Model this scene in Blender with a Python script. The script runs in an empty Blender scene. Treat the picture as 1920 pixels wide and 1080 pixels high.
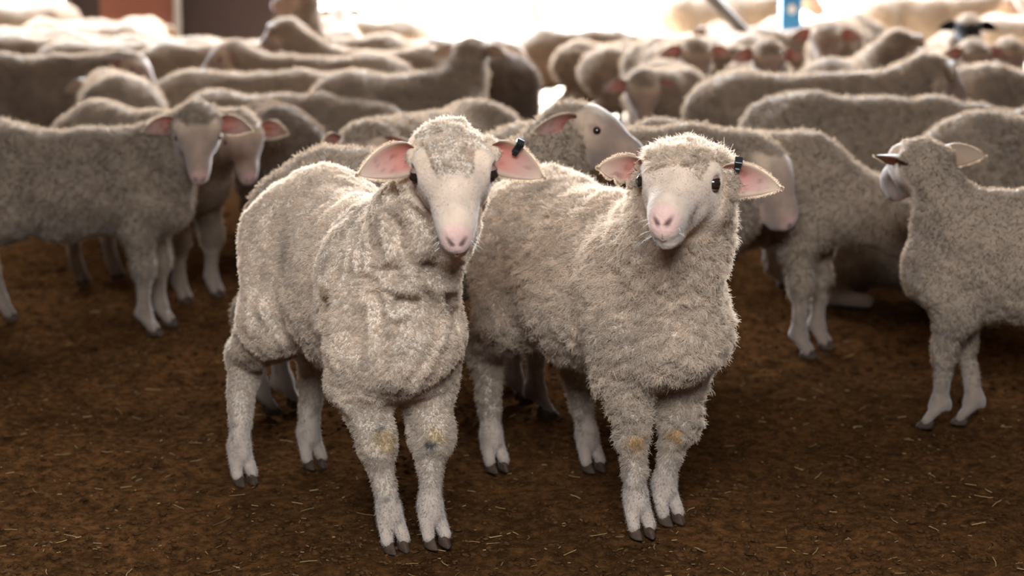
import bpy, math, random
import numpy as np
from mathutils import Vector, Matrix

random.seed(7)
sc = bpy.context.scene
COL = sc.collection

# ------------------------------------------------------------------ camera
FPX = 3300.0                      # focal length in pixels of the 1920 wide frame
CAM_H = 1.20
PITCH = math.atan(630.0 / FPX)    # horizon lies 630 px above the middle
cam_d = bpy.data.cameras.new('camera')
cam_d.sensor_width = 36.0
cam_d.lens = FPX / 1920.0 * 36.0
cam_d.dof.use_dof = True
cam_d.dof.focus_distance = 3.55
cam_d.dof.aperture_fstop = 2.6
cam_d.clip_end = 400
cam = bpy.data.objects.new('camera', cam_d)
cam.location = (0, 0, CAM_H)
cam.rotation_euler = (math.pi / 2 - PITCH, 0, 0)
COL.objects.link(cam)
sc.camera = cam

# ------------------------------------------------------------------ light
world = bpy.data.worlds.new('world')
sc.world = world
world.use_nodes = True
wn = world.node_tree.nodes
wn['Background'].inputs[0].default_value = (0.80, 0.90, 1.0, 1)
wn['Background'].inputs[1].default_value = 27.0
# daylight comes in through the open back of the shed and a roof opening added as fill
RY1, RZ0, RZ1 = 15.8, 3.0, 6.9
FILL_X, FILL_Y0, FILL_Y1 = 1.0, -2.4, 0.3
def roof_z(y): return RZ0 + (RZ1 - RZ0) * max(0.0, y - 2.0) / (RY1 - 2.0)
def portal(name, loc, rot, sx, sy):
    d = bpy.data.lights.new(name, 'AREA'); d.shape = 'RECTANGLE'; d.size = sx; d.size_y = sy
    d.cycles.is_portal = True
    o = bpy.data.objects.new(name, d); o.location = loc; o.rotation_euler = rot; COL.objects.link(o)
portal('fill_opening_portal', (0, (FILL_Y0+FILL_Y1)/2, RZ0+.03), (0, 0, 0), 2*FILL_X, FILL_Y1-FILL_Y0)
portal('open_back_portal', (0, RY1, RZ1/2), (math.radians(-90), 0, 0), 14, RZ1)
sc.view_settings.view_transform = 'Standard'
sc.view_settings.look = 'None'
sc.view_settings.exposure = 1.22
sc.view_settings.gamma = 1.0
sc.view_settings.use_curve_mapping = False
try:
    sc.cycles.max_bounces = 6
    sc.cycles.diffuse_bounces = 3
    sc.cycles.transmission_bounces = 3
except Exception:
    pass

# ------------------------------------------------------------------ helpers
def ray(px, py):
    x = (px - 960) / FPX; y = -(py - 540) / FPX
    c, s = math.cos(PITCH), math.sin(PITCH)
    return np.array([x, c + y * s, -s + y * c])

def on_plane(px, py, z):
    d = ray(px, py)
    t = (z - CAM_H) / d[2]
    return np.array([d[0] * t, d[1] * t, z])

def at_depth(px, py, Y):
    d = ray(px, py)
    t = Y / d[1]
    return np.array([d[0] * t, Y, CAM_H + d[2] * t])

def hash3(ix, iy, iz, seed):
    h = (ix.astype(np.uint32) * np.uint32(374761393) + iy.astype(np.uint32) * np.uint32(668265263)
         + iz.astype(np.uint32) * np.uint32(2147483647) + np.uint32((seed * 1274126177) & 0xffffffff))
    h = (h ^ (h >> np.uint32(13))) * np.uint32(1274126177)
    h = h ^ (h >> np.uint32(16))
    return (h & np.uint32(0xffffff)).astype(np.float32) / np.float32(0xffffff)

def noise(p, freq, seed=0):
    """value noise in 0..1 at points p (n,3)"""
    q = np.asarray(p, np.float32) * freq + 1000.0
    i = np.floor(q).astype(np.int64); f = (q - i).astype(np.float32)
    f = f * f * (3 - 2 * f)
    x, y, z = i[:, 0], i[:, 1], i[:, 2]
    fx, fy, fz = f[:, 0], f[:, 1], f[:, 2]
    def c(a, b, d): return hash3(x + a, y + b, z + d, seed)
    x00 = c(0,0,0) * (1-fx) + c(1,0,0) * fx
    x10 = c(0,1,0) * (1-fx) + c(1,1,0) * fx
    x01 = c(0,0,1) * (1-fx) + c(1,0,1) * fx
    x11 = c(0,1,1) * (1-fx) + c(1,1,1) * fx
    y0 = x00 * (1-fy) + x10 * fy
    y1 = x01 * (1-fy) + x11 * fy
    return y0 * (1-fz) + y1 * fz

def sstep(a, b, x):
    t = np.clip((x - a) / (b - a), 0, 1)
    return t * t * (3 - 2 * t)

def mix(a, b, t):
    return a + (b - a) * t[:, None]

def srgb(r, g, b):
    def f(c):
        c /= 255.0
        return c / 12.92 if c <= 0.04045 else ((c + 0.055) / 1.055) ** 2.4
    return np.array([f(r), f(g), f(b)], np.float32)

def new_mesh(name, verts, faces, mat=None, parent=None, smooth=True, colors=None):
    me = bpy.data.meshes.new(name)
    verts = np.asarray(verts, np.float32)
    if isinstance(faces, np.ndarray):
        nf, k = faces.shape
        me.vertices.add(len(verts)); me.vertices.foreach_set('co', verts.ravel())
        me.loops.add(nf * k); me.loops.foreach_set('vertex_index', faces.astype(np.int32).ravel())
        me.polygons.add(nf)
        me.polygons.foreach_set('loop_start', np.arange(0, nf * k, k, dtype=np.int32))
        me.update(calc_edges=True)
    else:
        me.from_pydata([tuple(map(float, v)) for v in verts], [], faces)
    if colors is not None:
        a = me.attributes.new('col', 'FLOAT_COLOR', 'POINT')
        c4 = np.ones((len(verts), 4), np.float32); c4[:, :3] = colors
        a.data.foreach_set('color', c4.ravel())
    if smooth:
        me.polygons.foreach_set('use_smooth', np.ones(len(me.polygons), dtype=bool))
    if mat is not None:
        me.materials.append(mat)
    ob = bpy.data.objects.new(name, me)
    COL.objects.link(ob)
    if parent is not None:
        ob.parent = parent
    return ob

def tag(o, label=None, cat=None, group=None, kind=None):
    if label: o['label'] = label
    if cat: o['category'] = cat
    if group: o['group'] = group
    if kind: o['kind'] = kind
    return o

def empty(name, loc, rz=0.0, scale=1.0):
    o = bpy.data.objects.new(name, None)
    o.empty_display_size = 0.1
    o.location = loc; o.rotation_euler = (0, 0, rz); o.scale = (scale,) * 3
    COL.objects.link(o)
    return o

class MB:
    """collects boxes and tubes into one mesh"""
    def __init__(s): s.v = []; s.f = []
    def box(s, lo, hi, bev=0.0):
        n = len(s.v); x0, y0, z0 = lo; x1, y1, z1 = hi
        s.v += [(x0,y0,z0),(x1,y0,z0),(x1,y1,z0),(x0,y1,z0),(x0,y0,z1),(x1,y0,z1),(x1,y1,z1),(x0,y1,z1)]
        s.f += [[n+i for i in q] for q in ((0,3,2,1),(4,5,6,7),(0,1,5,4),(1,2,6,5),(2,3,7,6),(3,0,4,7))]
        return s
    def tube(s, pts, rad, seg=10, cap=True):
        pts = [Vector(p) for p in pts]
        rads = rad if hasattr(rad, '__len__') else [rad] * len(pts)
        n0 = len(s.v)
        for i, p in enumerate(pts):
            t = (pts[min(i+1, len(pts)-1)] - pts[max(i-1, 0)]).normalized()
            u = t.cross(Vector((0, 0, 1)))
            if u.length < 1e-3: u = t.cross(Vector((1, 0, 0)))
            u.normalize(); w = t.cross(u)
            for k in range(seg):
                a = 2 * math.pi * k / seg
                s.v.append(tuple(p + (u * math.cos(a) + w * math.sin(a)) * rads[i]))
        for i in range(len(pts) - 1):
            for k in range(seg):
                a = n0 + i*seg + k; b = n0 + i*seg + (k+1) % seg
                s.f.append([a, b, b+seg, a+seg])
        if cap:
            s.f.append([n0 + k for k in range(seg)][::-1])
            s.f.append([n0 + (len(pts)-1)*seg + k for k in range(seg)])
        return s
    def build(s, name, mat, parent=None, smooth=False, bevel=0.0):
        o = new_mesh(name, s.v, s.f, mat, parent, smooth)
        if bevel:
            m = o.modifiers.new('bevel', 'BEVEL'); m.width = bevel; m.segments = 2; m.limit_method = 'ANGLE'
        return o

# ------------------------------------------------------------------ materials
def mat_new(name):
    m = bpy.data.materials.new(name); m.use_nodes = True
    nt = m.node_tree
    return m, nt, nt.nodes['Principled BSDF']

def nd(nt, typ, **kw):
    n = nt.nodes.new(typ)
    for k, v in kw.items():
        if hasattr(n, k): setattr(n, k, v)
        else: n.inputs[k].default_value = v
    return n

def flat_mat(name, rgb, rough=0.6, spec=0.3, var=0.15, scale=6.0, bump=0.0, metal=0.0):
    m, nt, b = mat_new(name)
    tc = nd(nt, 'ShaderNodeTexCoord')
    no = nd(nt, 'ShaderNodeTexNoise'); no.inputs['Scale'].default_value = scale; no.inputs['Detail'].default_value = 5
    nt.links.new(tc.outputs['Object'], no.inputs['Vector'])
    rp = nd(nt, 'ShaderNodeValToRGB')
    c = np.array(rgb)
    rp.color_ramp.elements[0].position = 0.3; rp.color_ramp.elements[1].position = 0.75
    rp.color_ramp.elements[0].color = (*(c * (1 - var)), 1); rp.color_ramp.elements[1].color = (*np.minimum(c * (1 + var), 1), 1)
    nt.links.new(no.outputs['Fac'], rp.inputs['Fac'])
    nt.links.new(rp.outputs['Color'], b.inputs['Base Color'])
    b.inputs['Roughness'].default_value = rough
    b.inputs['Specular IOR Level'].default_value = spec
    b.inputs['Metallic'].default_value = metal
    if bump:
        bp = nd(nt, 'ShaderNodeBump'); bp.inputs['Strength'].default_value = bump; bp.inputs['Distance'].default_value = 0.02
        nt.links.new(no.outputs['Fac'], bp.inputs['Height']); nt.links.new(bp.outputs['Normal'], b.inputs['Normal'])
    return m

def skin_mat():
    """skin, wool and short hair: colour from the 'col' attribute, fine crimp relief"""
    m, nt, b = mat_new('fleece_skin')
    at = nd(nt, 'ShaderNodeAttribute', attribute_name='col')
    tc = nd(nt, 'ShaderNodeTexCoord')
    n1 = nd(nt, 'ShaderNodeTexNoise'); n1.inputs['Scale'].default_value = 140; n1.inputs['Detail'].default_value = 4
    n2 = nd(nt, 'ShaderNodeTexNoise'); n2.inputs['Scale'].default_value = 28; n2.inputs['Detail'].default_value = 3
    for n in (n1, n2): nt.links.new(tc.outputs['Object'], n.inputs['Vector'])
    mr = nd(nt, 'ShaderNodeMapRange'); mr.inputs['From Min'].default_value = 0.3; mr.inputs['From Max'].default_value = 0.7
    mr.inputs['To Min'].default_value = 0.82; mr.inputs['To Max'].default_value = 1.1
    nt.links.new(n2.outputs['Fac'], mr.inputs['Value'])
    mu = nd(nt, 'ShaderNodeMix', data_type='RGBA', blend_type='MULTIPLY'); mu.inputs[0].default_value = 1.0
    nt.links.new(at.outputs['Color'], mu.inputs[6]); nt.links.new(mr.outputs['Result'], mu.inputs[7])
    nt.links.new(mu.outputs[2], b.inputs['Base Color'])
    b.inputs['Roughness'].default_value = 0.85
    b.inputs['Specular IOR Level'].default_value = 0.15
    b.inputs['Sheen Weight'].default_value = 0.25
    b.inputs['Sheen Roughness'].default_value = 0.6
    bp = nd(nt, 'ShaderNodeBump'); bp.inputs['Strength'].default_value = 0.5; bp.inputs['Distance'].default_value = 0.004
    nt.links.new(n1.outputs['Fac'], bp.inputs['Height']); nt.links.new(bp.outputs['Normal'], b.inputs['Normal'])
    return m

def wool_mat():
    m = bpy.data.materials.new('wool_strand'); m.use_nodes = True
    nt = m.node_tree; nt.nodes.clear()
    out = nd(nt, 'ShaderNodeOutputMaterial')
    at = nd(nt, 'ShaderNodeAttribute', attribute_name='col')
    df = nd(nt, 'ShaderNodeBsdfDiffuse'); tr = nd(nt, 'ShaderNodeBsdfTranslucent')
    mx = nd(nt, 'ShaderNodeMixShader'); mx.inputs[0].default_value = 0.5
    nt.links.new(at.outputs['Color'], df.inputs['Color']); nt.links.new(at.outputs['Color'], tr.inputs['Color'])
    nt.links.new(df.outputs[0], mx.inputs[1]); nt.links.new(tr.outputs[0], mx.inputs[2])
    nt.links.new(mx.outputs[0], out.inputs['Surface'])
    return m

def ear_mat():
    m = bpy.data.materials.new('ear_skin'); m.use_nodes = True
    nt = m.node_tree; nt.nodes.clear()
    out = nd(nt, 'ShaderNodeOutputMaterial')
    at = nd(nt, 'ShaderNodeAttribute', attribute_name='col')
    df = nd(nt, 'ShaderNodeBsdfPrincipled'); tr = nd(nt, 'ShaderNodeBsdfTranslucent')
    df.inputs['Roughness'].default_value = 0.6
    df.inputs['Specular IOR Level'].default_value = 0.2
    mx = nd(nt, 'ShaderNodeMixShader'); mx.inputs[0].default_value = 0.22
    nt.links.new(at.outputs['Color'], df.inputs['Base Color']); nt.links.new(at.outputs['Color'], tr.inputs['Color'])
    nt.links.new(df.outputs[0], mx.inputs[1]); nt.links.new(tr.outputs[0], mx.inputs[2])
    nt.links.new(mx.outputs[0], out.inputs['Surface'])
    return m

M = {}
M['skin'] = skin_mat()
M['wool'] = wool_mat()
M['ear'] = ear_mat()
M['hoof'] = flat_mat('hoof_horn', srgb(58, 43, 33), 0.75, 0.15, 0.35, 60, 0.2)
M['eye'] = flat_mat('eye_wet', srgb(34, 24, 18), 0.08, 0.6, 0.3, 40)
M['iris'] = flat_mat('iris_amber', srgb(44, 31, 20), 0.1, 0.6, 0.2, 90)
M['lid'] = flat_mat('eyelid_skin', srgb(112, 86, 75), 0.6, 0.3, 0.2, 60)
M['nostril'] = flat_mat('nostril_dark', srgb(66, 32, 26), 0.5, 0.3, 0.2, 80)
M['mouth'] = flat_mat('mouth_line', srgb(140, 104, 92), 0.6, 0.3, 0.2, 80)
M['tag'] = flat_mat('tag_black', srgb(26, 28, 28), 0.35, 0.5, 0.2, 80)
M['whisker'] = flat_mat('whisker_white', srgb(235, 228, 218), 0.5, 0.3, 0.05, 80)

# ------------------------------------------------------------------ sheep
def head_frame(yaw, pitch, roll):
    y, p, r = (math.radians(a) for a in (yaw, pitch, roll))
    X = np.array([math.cos(p) * math.cos(y), math.cos(p) * math.sin(y), math.sin(p)])
    Y = np.array([-math.sin(y), math.cos(y), 0.0])
    Z = np.cross(X, Y)
    Y2 = Y * math.cos(r) + Z * math.sin(r); Z2 = np.cross(X, Y2)
    return np.stack([X, Y2, Z2], axis=1)

I3 = np.eye(3)
HSC = np.array([.95, 1.12, 1.0])     # head length, width, depth
HIP_Z, WITHER_Z = 0.705, 0.69

def seg(a, b, ra, rb, k=0.03, w=1.0, O=None, R=None, head=False, sub=False):
    return dict(a=np.array(a, float), b=np.array(b, float), ra=ra, rb=rb, k=k, w=w,
                O=np.zeros(3) if O is None else O, R=I3 if R is None else R, head=head, sub=sub)

def sheep_prims(P):
    f = P.get('fat', 1.0); th = P.get('thin', 1.0)
    hump = P.get('hump', 0.0)
    pr = []
    if P.get('lying'):
        lz = -0.26
    else:
        lz = 0.0
    def T(x, y, z): return (x, y, z + lz)
    pr.append(seg(T(.15,0,.495), T(-.10,0,.480), .158*f, .172*f, .05, .80*th))
    pr.append(seg(T(-.10,0,.49), T(-.32,0,.54+hump), .170*f, .145, .07, .82*th))
    pr.append(seg(T(-.29,0,.56+hump), T(-.385,0,.535+hump*.7), .128, .108, .07, .96*th))
    pr.append(seg(T(.19,0,.620), T(.03,0,.605), .058, .068, .07, .9))
    for s in (1, -1):
        pr.append(seg(T(.15,s*.055*th,.56), T(.235,s*.066*th,.43), .062, .066, .05))
    pr.append(seg(T(.19,0,.43), T(.275,0,.44), .110, .090, .06, .86*th))
    # head and neck
    O = np.array(P['O']); R = P['R']
    nk = P.get('neck', 1.0)
    J = O - R[:,0]*.004 - R[:,2]*.030
    B = np.array(T(.19,0,.555)); Mid = B*.5 + J*.5 + np.array([.015,0,-.005]) * (1 if not P.get('lying') else 0)
    pr.append(seg(B, Mid, .115*min(1, .4+.6*nk), .090*nk, .06, 1.0))
    pr.append(seg(Mid, J, .089*nk, .068*nk, .05, 1.0))
    C = O + R[:,0]*.02 - R[:,2]*.05
    pr.append(seg(T(.26,0,.49), Mid*.5 + C*.5, .085*min(1, .4+.6*nk), .066*nk, .05))
    for dy in P.get('dewlap', ()):
        pr.append(seg(C + R[:,0]*.03 + R[:,1]*dy*.6 - R[:,2]*.03, T(.335,dy*1.3-.01,.50), .016, .022, .022))
    pr.append(seg(Mid*.5 + C*.5, C, .064*nk, .042, .04))
    H = dict(O=O, R=R, head=True)
    hx, hy, hz = HSC
    def hs(a, b, ra, rb, k, w=1.0, sub=False):
        a = np.array(a) * HSC; b = np.array(b) * HSC
        pr.append(seg(a, b, ra, rb, k, w, sub=sub, **H))
    cap = P.get('capwool', 0.0)
    hs((.015,0,-.015), (.060,0,-.002), .046, .052, .04, 1.34)
    hs((.060,0,.000), (.185,0,-.010), .052, .034, .03, 1.02)
    hs((.030,0,.004), (.105,0,.006), .040, .042, .03, 1.32)
    hs((.165,0,-.018), (.212,0,-.018), .034, .027, .02, 1.12)
    hs((.190,0,-.036), (.217,0,-.038), .028, .025, .015, 1.10)
    hs((.03,0,-.060), (.180,0,-.062), .042, .024, .03, 1.0)
    for s in (1, -1):
        hs((.066,s*.047,.024), (.080,s*.048,.018), .020, .017, .022)
        hs((.03,s*.036,-.040), (.09,s*.028,-.035), .034, .025, .03)
        hs((.015,s*.046,.000), (.012,s*.060,.000), .021, .014, .02)
    hs((.184,0,-.066), (.207,0,-.066), .020, .0180, .013, 1.12)
    if cap:
        hs((.00,0,.002), (.058,0,.024), .049*cap, .036*cap, .03, 1.38)
        hs((.050,0,.024), (.092,0,.024), .036*cap, .029*cap, .02, 1.40)
        for s in (1, -1):
            hs((.0,s*.036,-.03), (.02,s*.036,-.06), .048*cap, .040*cap, .03)
    for s in (1, -1):
        hs((.2440,s*.0075,-.023), (.2350,s*.0235,-.004), .0032, .0050, .005, sub=True)
        hs((.086,s*.0660,.010), (.080,s*.0660,.010), .0115, .0115, .010, sub=True)
    # legs
    feet = P['feet']
    if P.get('lying'):
        for s in (1, -1):
            pr.append(seg((.20,s*.10,.15), (.30,s*.12,.06), .07, .045, .04))
            pr.append(seg((.30,s*.12,.05), (.14,s*.14,.035), .035, .024, .02))
            pr.append(seg((-.30,s*.10,.24), (-.10,s*.17,.10), .12, .075, .05))
            pr.append(seg((-.10,s*.18,.07), (-.30,s*.19,.04), .05, .03, .03))
            pr.append(seg((-.30,s*.19,.04), (-.14,s*.20,.03), .03, .022, .02))
    else:
        for i, s in ((0, 1), (1, -1)):
            dx, dy = feet[i]
            kn = np.array([.212+.45*dx, s*.080+.55*dy, .232]); ft = np.array([.208+dx, s*.078+dy, .075])
            pr.append(seg((.225,s*.068*th,.43), (.190+.15*dx,s*.076+.15*dy,.35), .064, .052, .045))
            pr.append(seg((.197+.15*dx,s*.076+.15*dy,.345), kn, .051, .0325, .03))
            pr.append(seg(kn+[.004,0,.012], kn+[.004,0,-.015], .033, .030, .02))
            pr.append(seg(kn, ft, .0262, .0215, .02))
            foot(pr, ft, P['toe'][i])
        for i, s in ((2, 1), (3, -1)):
            dx, dy = feet[i]
            st = np.array([-.255+.2*dx, s*.098+.2*dy, .395])
            hk = np.array([-.420+.75*dx, s*.085+.75*dy, .280]); ft = np.array([-.372+dx, s*.085+dy, .075])
            pr.append(seg((-.335,s*.070,.545+hump), st, .112, .082, .05))
            pr.append(seg(st, hk, .078, .036, .04))
            pr.append(seg(hk+[-.012,0,.012], hk+[0,0,-.02], .028, .030, .02))
            pr.append(seg(hk, ft, .0300, .0225, .02))
            foot(pr, ft, P['toe'][i])
    pr.append(seg(T(-.44,0,.60), T(-.485,0,.54), .035, .028, .03))
    return pr

def foot(pr, ft, yaw):
    c, s = math.cos(yaw), math.sin(yaw)
    fw = np.array([c, s, 0]); lf = np.array([-s, c, 0])
    pr.append(seg(ft, ft + fw*.010 - [0,0,.014], .0255, .023, .018))
    for q in (1, -1):
        pr.append(seg(ft + lf*q*.0125 + fw*.006 - [0,0,.018], ft + lf*q*.0185 + fw*.034 - [0,0,.054], .0165, .0125, .005))
    pr.append(seg(ft - fw*.022 - [0,0,.004], ft - fw*.026 - [0,0,.016], .012, .008, .012))

def prim_d(p, q):
    """signed distance of points p (n,3) to one primitive"""
    l = (p - q['O']) @ q['R'] if q['R'] is not I3 else p - q['O']
    a, b, w = q['a'], q['b'], q['w']
    if w != 1.0:
        l = l / np.array([1, w, 1]); a = a / np.array([1, w, 1]); b = b / np.array([1, w, 1])
    ab = b - a; den = max(float(ab @ ab), 1e-9)
    t = np.clip(((l - a) @ ab) / den, 0, 1)
    d = np.sqrt(((l - a - t[:, None] * ab) ** 2).sum(1)) - (q['ra'] + t * (q['rb'] - q['ra']))
    return d * min(w, 1.0)

def surface(prims, h):
    los, his = [], []
    for q in prims:
        A = q['O'] + q['R'] @ q['a']; Bq = q['O'] + q['R'] @ q['b']; r = max(q['ra'], q['rb']) * max(q['w'], 1)
        q['lo'] = np.minimum(A, Bq) - r; q['hi'] = np.maximum(A, Bq) + r
        if not q['sub']: los.append(q['lo']); his.append(q['hi'])
    lo = np.min(los, 0) - 3*h; hi = np.max(his, 0) + 3*h
    n = np.ceil((hi - lo) / h).astype(int) + 1
    D = np.full(n, 0.2, np.float32)
    for q in prims:
        k = q['k']
        i0 = np.maximum(np.floor((q['lo'] - k - 2*h - lo) / h).astype(int), 0)
        i1 = np.minimum(np.ceil((q['hi'] + k + 2*h - lo) / h).astype(int) + 1, n)
        g = [lo[j] + h * np.arange(i0[j], i1[j]) for j in range(3)]
        X, Y, Z = np.meshgrid(*g, indexing='ij')
        d = prim_d(np.stack([X.ravel(), Y.ravel(), Z.ravel()], 1).astype(np.float32), q).reshape(X.shape).astype(np.float32)
        sl = tuple(slice(i0[j], i1[j]) for j in range(3))
        c = D[sl]
        if q['sub']:
            d = -d; hh = np.maximum(k - np.abs(c - d), 0) / k
            D[sl] = np.maximum(c, d) + hh * hh * k * 0.25
        else:
            hh = np.maximum(k - np.abs(c - d), 0) / k
            D[sl] = np.minimum(c, d) - hh * hh * k * 0.25
    # surface nets
    S = D < 0
    cnt = np.zeros(n - 1, np.int8)
    for a in (0, 1):
        for b in (0, 1):
            for c in (0, 1):
                cnt += S[a:n[0]-1+a, b:n[1]-1+b, c:n[2]-1+c]
    act = (cnt > 0) & (cnt < 8)
    ci = np.argwhere(act)
    idx = np.full(n - 1, -1, np.int32); idx[act] = np.arange(len(ci))
    acc = np.zeros((len(ci), 3)); num = np.zeros(len(ci))
    corners = [(a, b, c) for a in (0,1) for b in (0,1) for c in (0,1)]
    vals = {c: D[ci[:,0]+c[0], ci[:,1]+c[1], ci[:,2]+c[2]].astype(np.float64) for c in corners}
    for c in corners:
        for ax in range(3):
            if c[ax] == 0:
                e = list(c); e[ax] = 1; e = tuple(e)
                u, v = vals[c], vals[e]
                m = (u < 0) != (v < 0)
                t = np.where(m, u / np.where(m, u - v, 1), 0)
                pt = np.tile(np.array(c, float), (len(ci), 1)); pt[:, ax] += t
                acc += pt * m[:, None]; num += m
    V = lo + h * (ci + acc / num[:, None])
    quads = []
    for ax in range(3):
        s0 = [slice(1, -1)] * 3; s1 = [slice(1, -1)] * 3
        s0[ax] = slice(0, -1); s1[ax] = slice(1, None)
        A = S[tuple(s0)]; Bs = S[tuple(s1)]
        e = np.argwhere(A != Bs)
        if not len(e): continue
        sg = A[tuple(e.T)]
        base = e + 1; base[:, ax] -= 1
        u, v = (ax + 1) % 3, (ax + 2) % 3
        def cell(du, dv):
            cc = base.copy(); cc[:, u] -= du; cc[:, v] -= dv
            return idx[tuple(cc.T)]
        q = np.stack([cell(1,1), cell(0,1), cell(0,0), cell(1,0)], 1)
        q[~sg] = q[~sg][:, ::-1]
        quads.append(q)
    return V, np.concatenate(quads)

def vnormals(V, Q):
    n = np.cross(V[Q[:,2]] - V[Q[:,0]], V[Q[:,3]] - V[Q[:,1]])
    out = np.zeros_like(V)
    for k in range(4):
        for j in range(3):
            out[:, j] += np.bincount(Q[:,k], weights=n[:,j], minlength=len(V))
    return out / np.maximum(np.linalg.norm(out, axis=1), 1e-12)[:, None]

def group_d(p, prims):
    d = np.full(len(p), 9.0)
    for q in prims:
        if not q['sub']: d = np.minimum(d, prim_d(p, q))
    return d

PAL = dict(fleece=srgb(147,125,104), face=srgb(140,114,97), leg=srgb(116,97,83),
           pink=srgb(196,148,138), dirt=srgb(92,78,66))

def regions(V, N, prims, P):
    """local colour, wool mask and strand length at surface points"""
    O, R = np.array(P['O']), P['R']
    hl = (V - O) @ R / HSC
    dh = group_d(V, [q for q in prims if q['head']]); db = group_d(V, [q for q in prims if not q['head']])
    hm = sstep(.02, -.012, dh - db)
    cap = P.get('cap_x', 0.072)
    xb = .012 + (cap - .012) * sstep(-.004, .034, hl[:,2]) * sstep(P.get('cap_w', .062), P.get('cap_w', .062) - .036, np.abs(hl[:,1]))
    xb = xb + (noise(V, 70, 3) - .5) * .012
    bare = hm * sstep(xb - .010, xb + .010, hl[:,0]) * sstep(.078, .066, np.abs(hl[:,1]))
    leg = sstep(.24, .06, V[:,2] + (noise(V, 30, 5)-.5)*.06) if not P.get('lying') else sstep(.10, .05, V[:,2])
    wool = (1 - bare) * (1 - leg)
    pal = dict(PAL); pal.update(P.get('pal', {}))
    tone = P.get('tone', 1.0)
    c = np.tile(pal['fleece'] * tone, (len(V), 1))
    n1 = noise(V, 7, 11 + P['seed']); n2 = noise(V, 22, 12 + P['seed']); n3 = noise(V, 60, 13 + P['seed'])
    c = c * (0.90 + 0.22 * n2)[:, None]
    dirt = sstep(.56, .86, n1*.62 + n2*.38) * P.get('dirt', .5)
    dirt = np.maximum(dirt, sstep(.42, .26, V[:,2] + (n2-.5)*.2) * wool * P.get('belly', .35))  # wool tone darker towards the belly, edge broken by noise
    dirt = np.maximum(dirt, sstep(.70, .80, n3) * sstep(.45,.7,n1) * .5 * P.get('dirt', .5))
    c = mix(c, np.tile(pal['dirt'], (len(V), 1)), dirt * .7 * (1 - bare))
    lc = np.tile(pal['leg'], (len(V), 1)) * (.92 + .16*n2)[:, None]
    lc = mix(lc, np.tile(pal['dirt'], (len(V), 1)), sstep(.55,.72,n2*.5+n3*.5) * sstep(.05,.12,V[:,2]) * P.get('legdirt', .6))
    c = mix(c, lc, leg * (1 - bare))
    fc = np.tile(pal['face'], (len(V), 1)) * (.95 + .1*n2)[:, None]
    tan = srgb(206,176,146)
    fc = mix(fc, np.tile(tan, (len(V),1)), .55 * sstep(.12,.05,hl[:,0]) * (1 - P.get('nopink', 0)))
    fc = mix(fc, np.tile(pal['pink'], (len(V),1)), sstep(.212,.232,hl[:,0]) * sstep(-.056,-.030,hl[:,2]) * sstep(.034,.022,np.abs(hl[:,1])) * .62)
    fc = mix(fc, np.tile(pal['pink']*.55, (len(V),1)), .6 * sstep(.024,.014, np.sqrt((hl[:,0]-.082)**2 + (np.abs(hl[:,1])-.056)**2 + (hl[:,2]-.014)**2)))
    for s in (1, -1):
        rn = prim_d(hl, seg((.2430,s*.0085,-.022), (.2355,s*.0230,-.004), 0, 0))
        fc = mix(fc, np.tile(srgb(70,34,28), (len(V),1)), sstep(.0075,.0035,rn) * .92)
    c = mix(c, fc, bare)
    L = P.get('wlen', .012) * wool + .0035 * (leg * (1-bare)) + .0018 * bare
    L = L * (1 - .9*sstep(.19,.21,hl[:,0]) * hm)
    re = np.sqrt((hl[:,0]-.083)**2 + (np.abs(hl[:,1])-.060)**2 + (hl[:,2]-.010)**2)
    L = L * sstep(.018, .034, re + 1 - hm)
    return c, wool, bare, leg, L, hl, hm

def mark_px(px, py, r, color, strength=1.0, seed=0):
    """a stain of radius r metres on the fleece where the photograph shows it"""
    def fn(V, N, hl, hm, col, l2w=None):
        W = l2w(V) - np.array([0, 0, CAM_H]); d = ray(px, py); d = d / np.linalg.norm(d)
        t = W @ d; off = np.linalg.norm(W - t[:, None] * d, axis=1)
        c = np.where(off < .012)[0]
        if not len(c): return col
        p = V[c[np.argmin(t[c])]]
        dist = np.linalg.norm(V - p, axis=1) + (noise(V, 90, seed) - .5) * r * 1.1 + (noise(V, 40, seed + 1) - .5) * r * .8
        return mix(col, np.tile(color, (len(V), 1)), sstep(r, r * .45, dist) * strength)
    return fn

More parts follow.
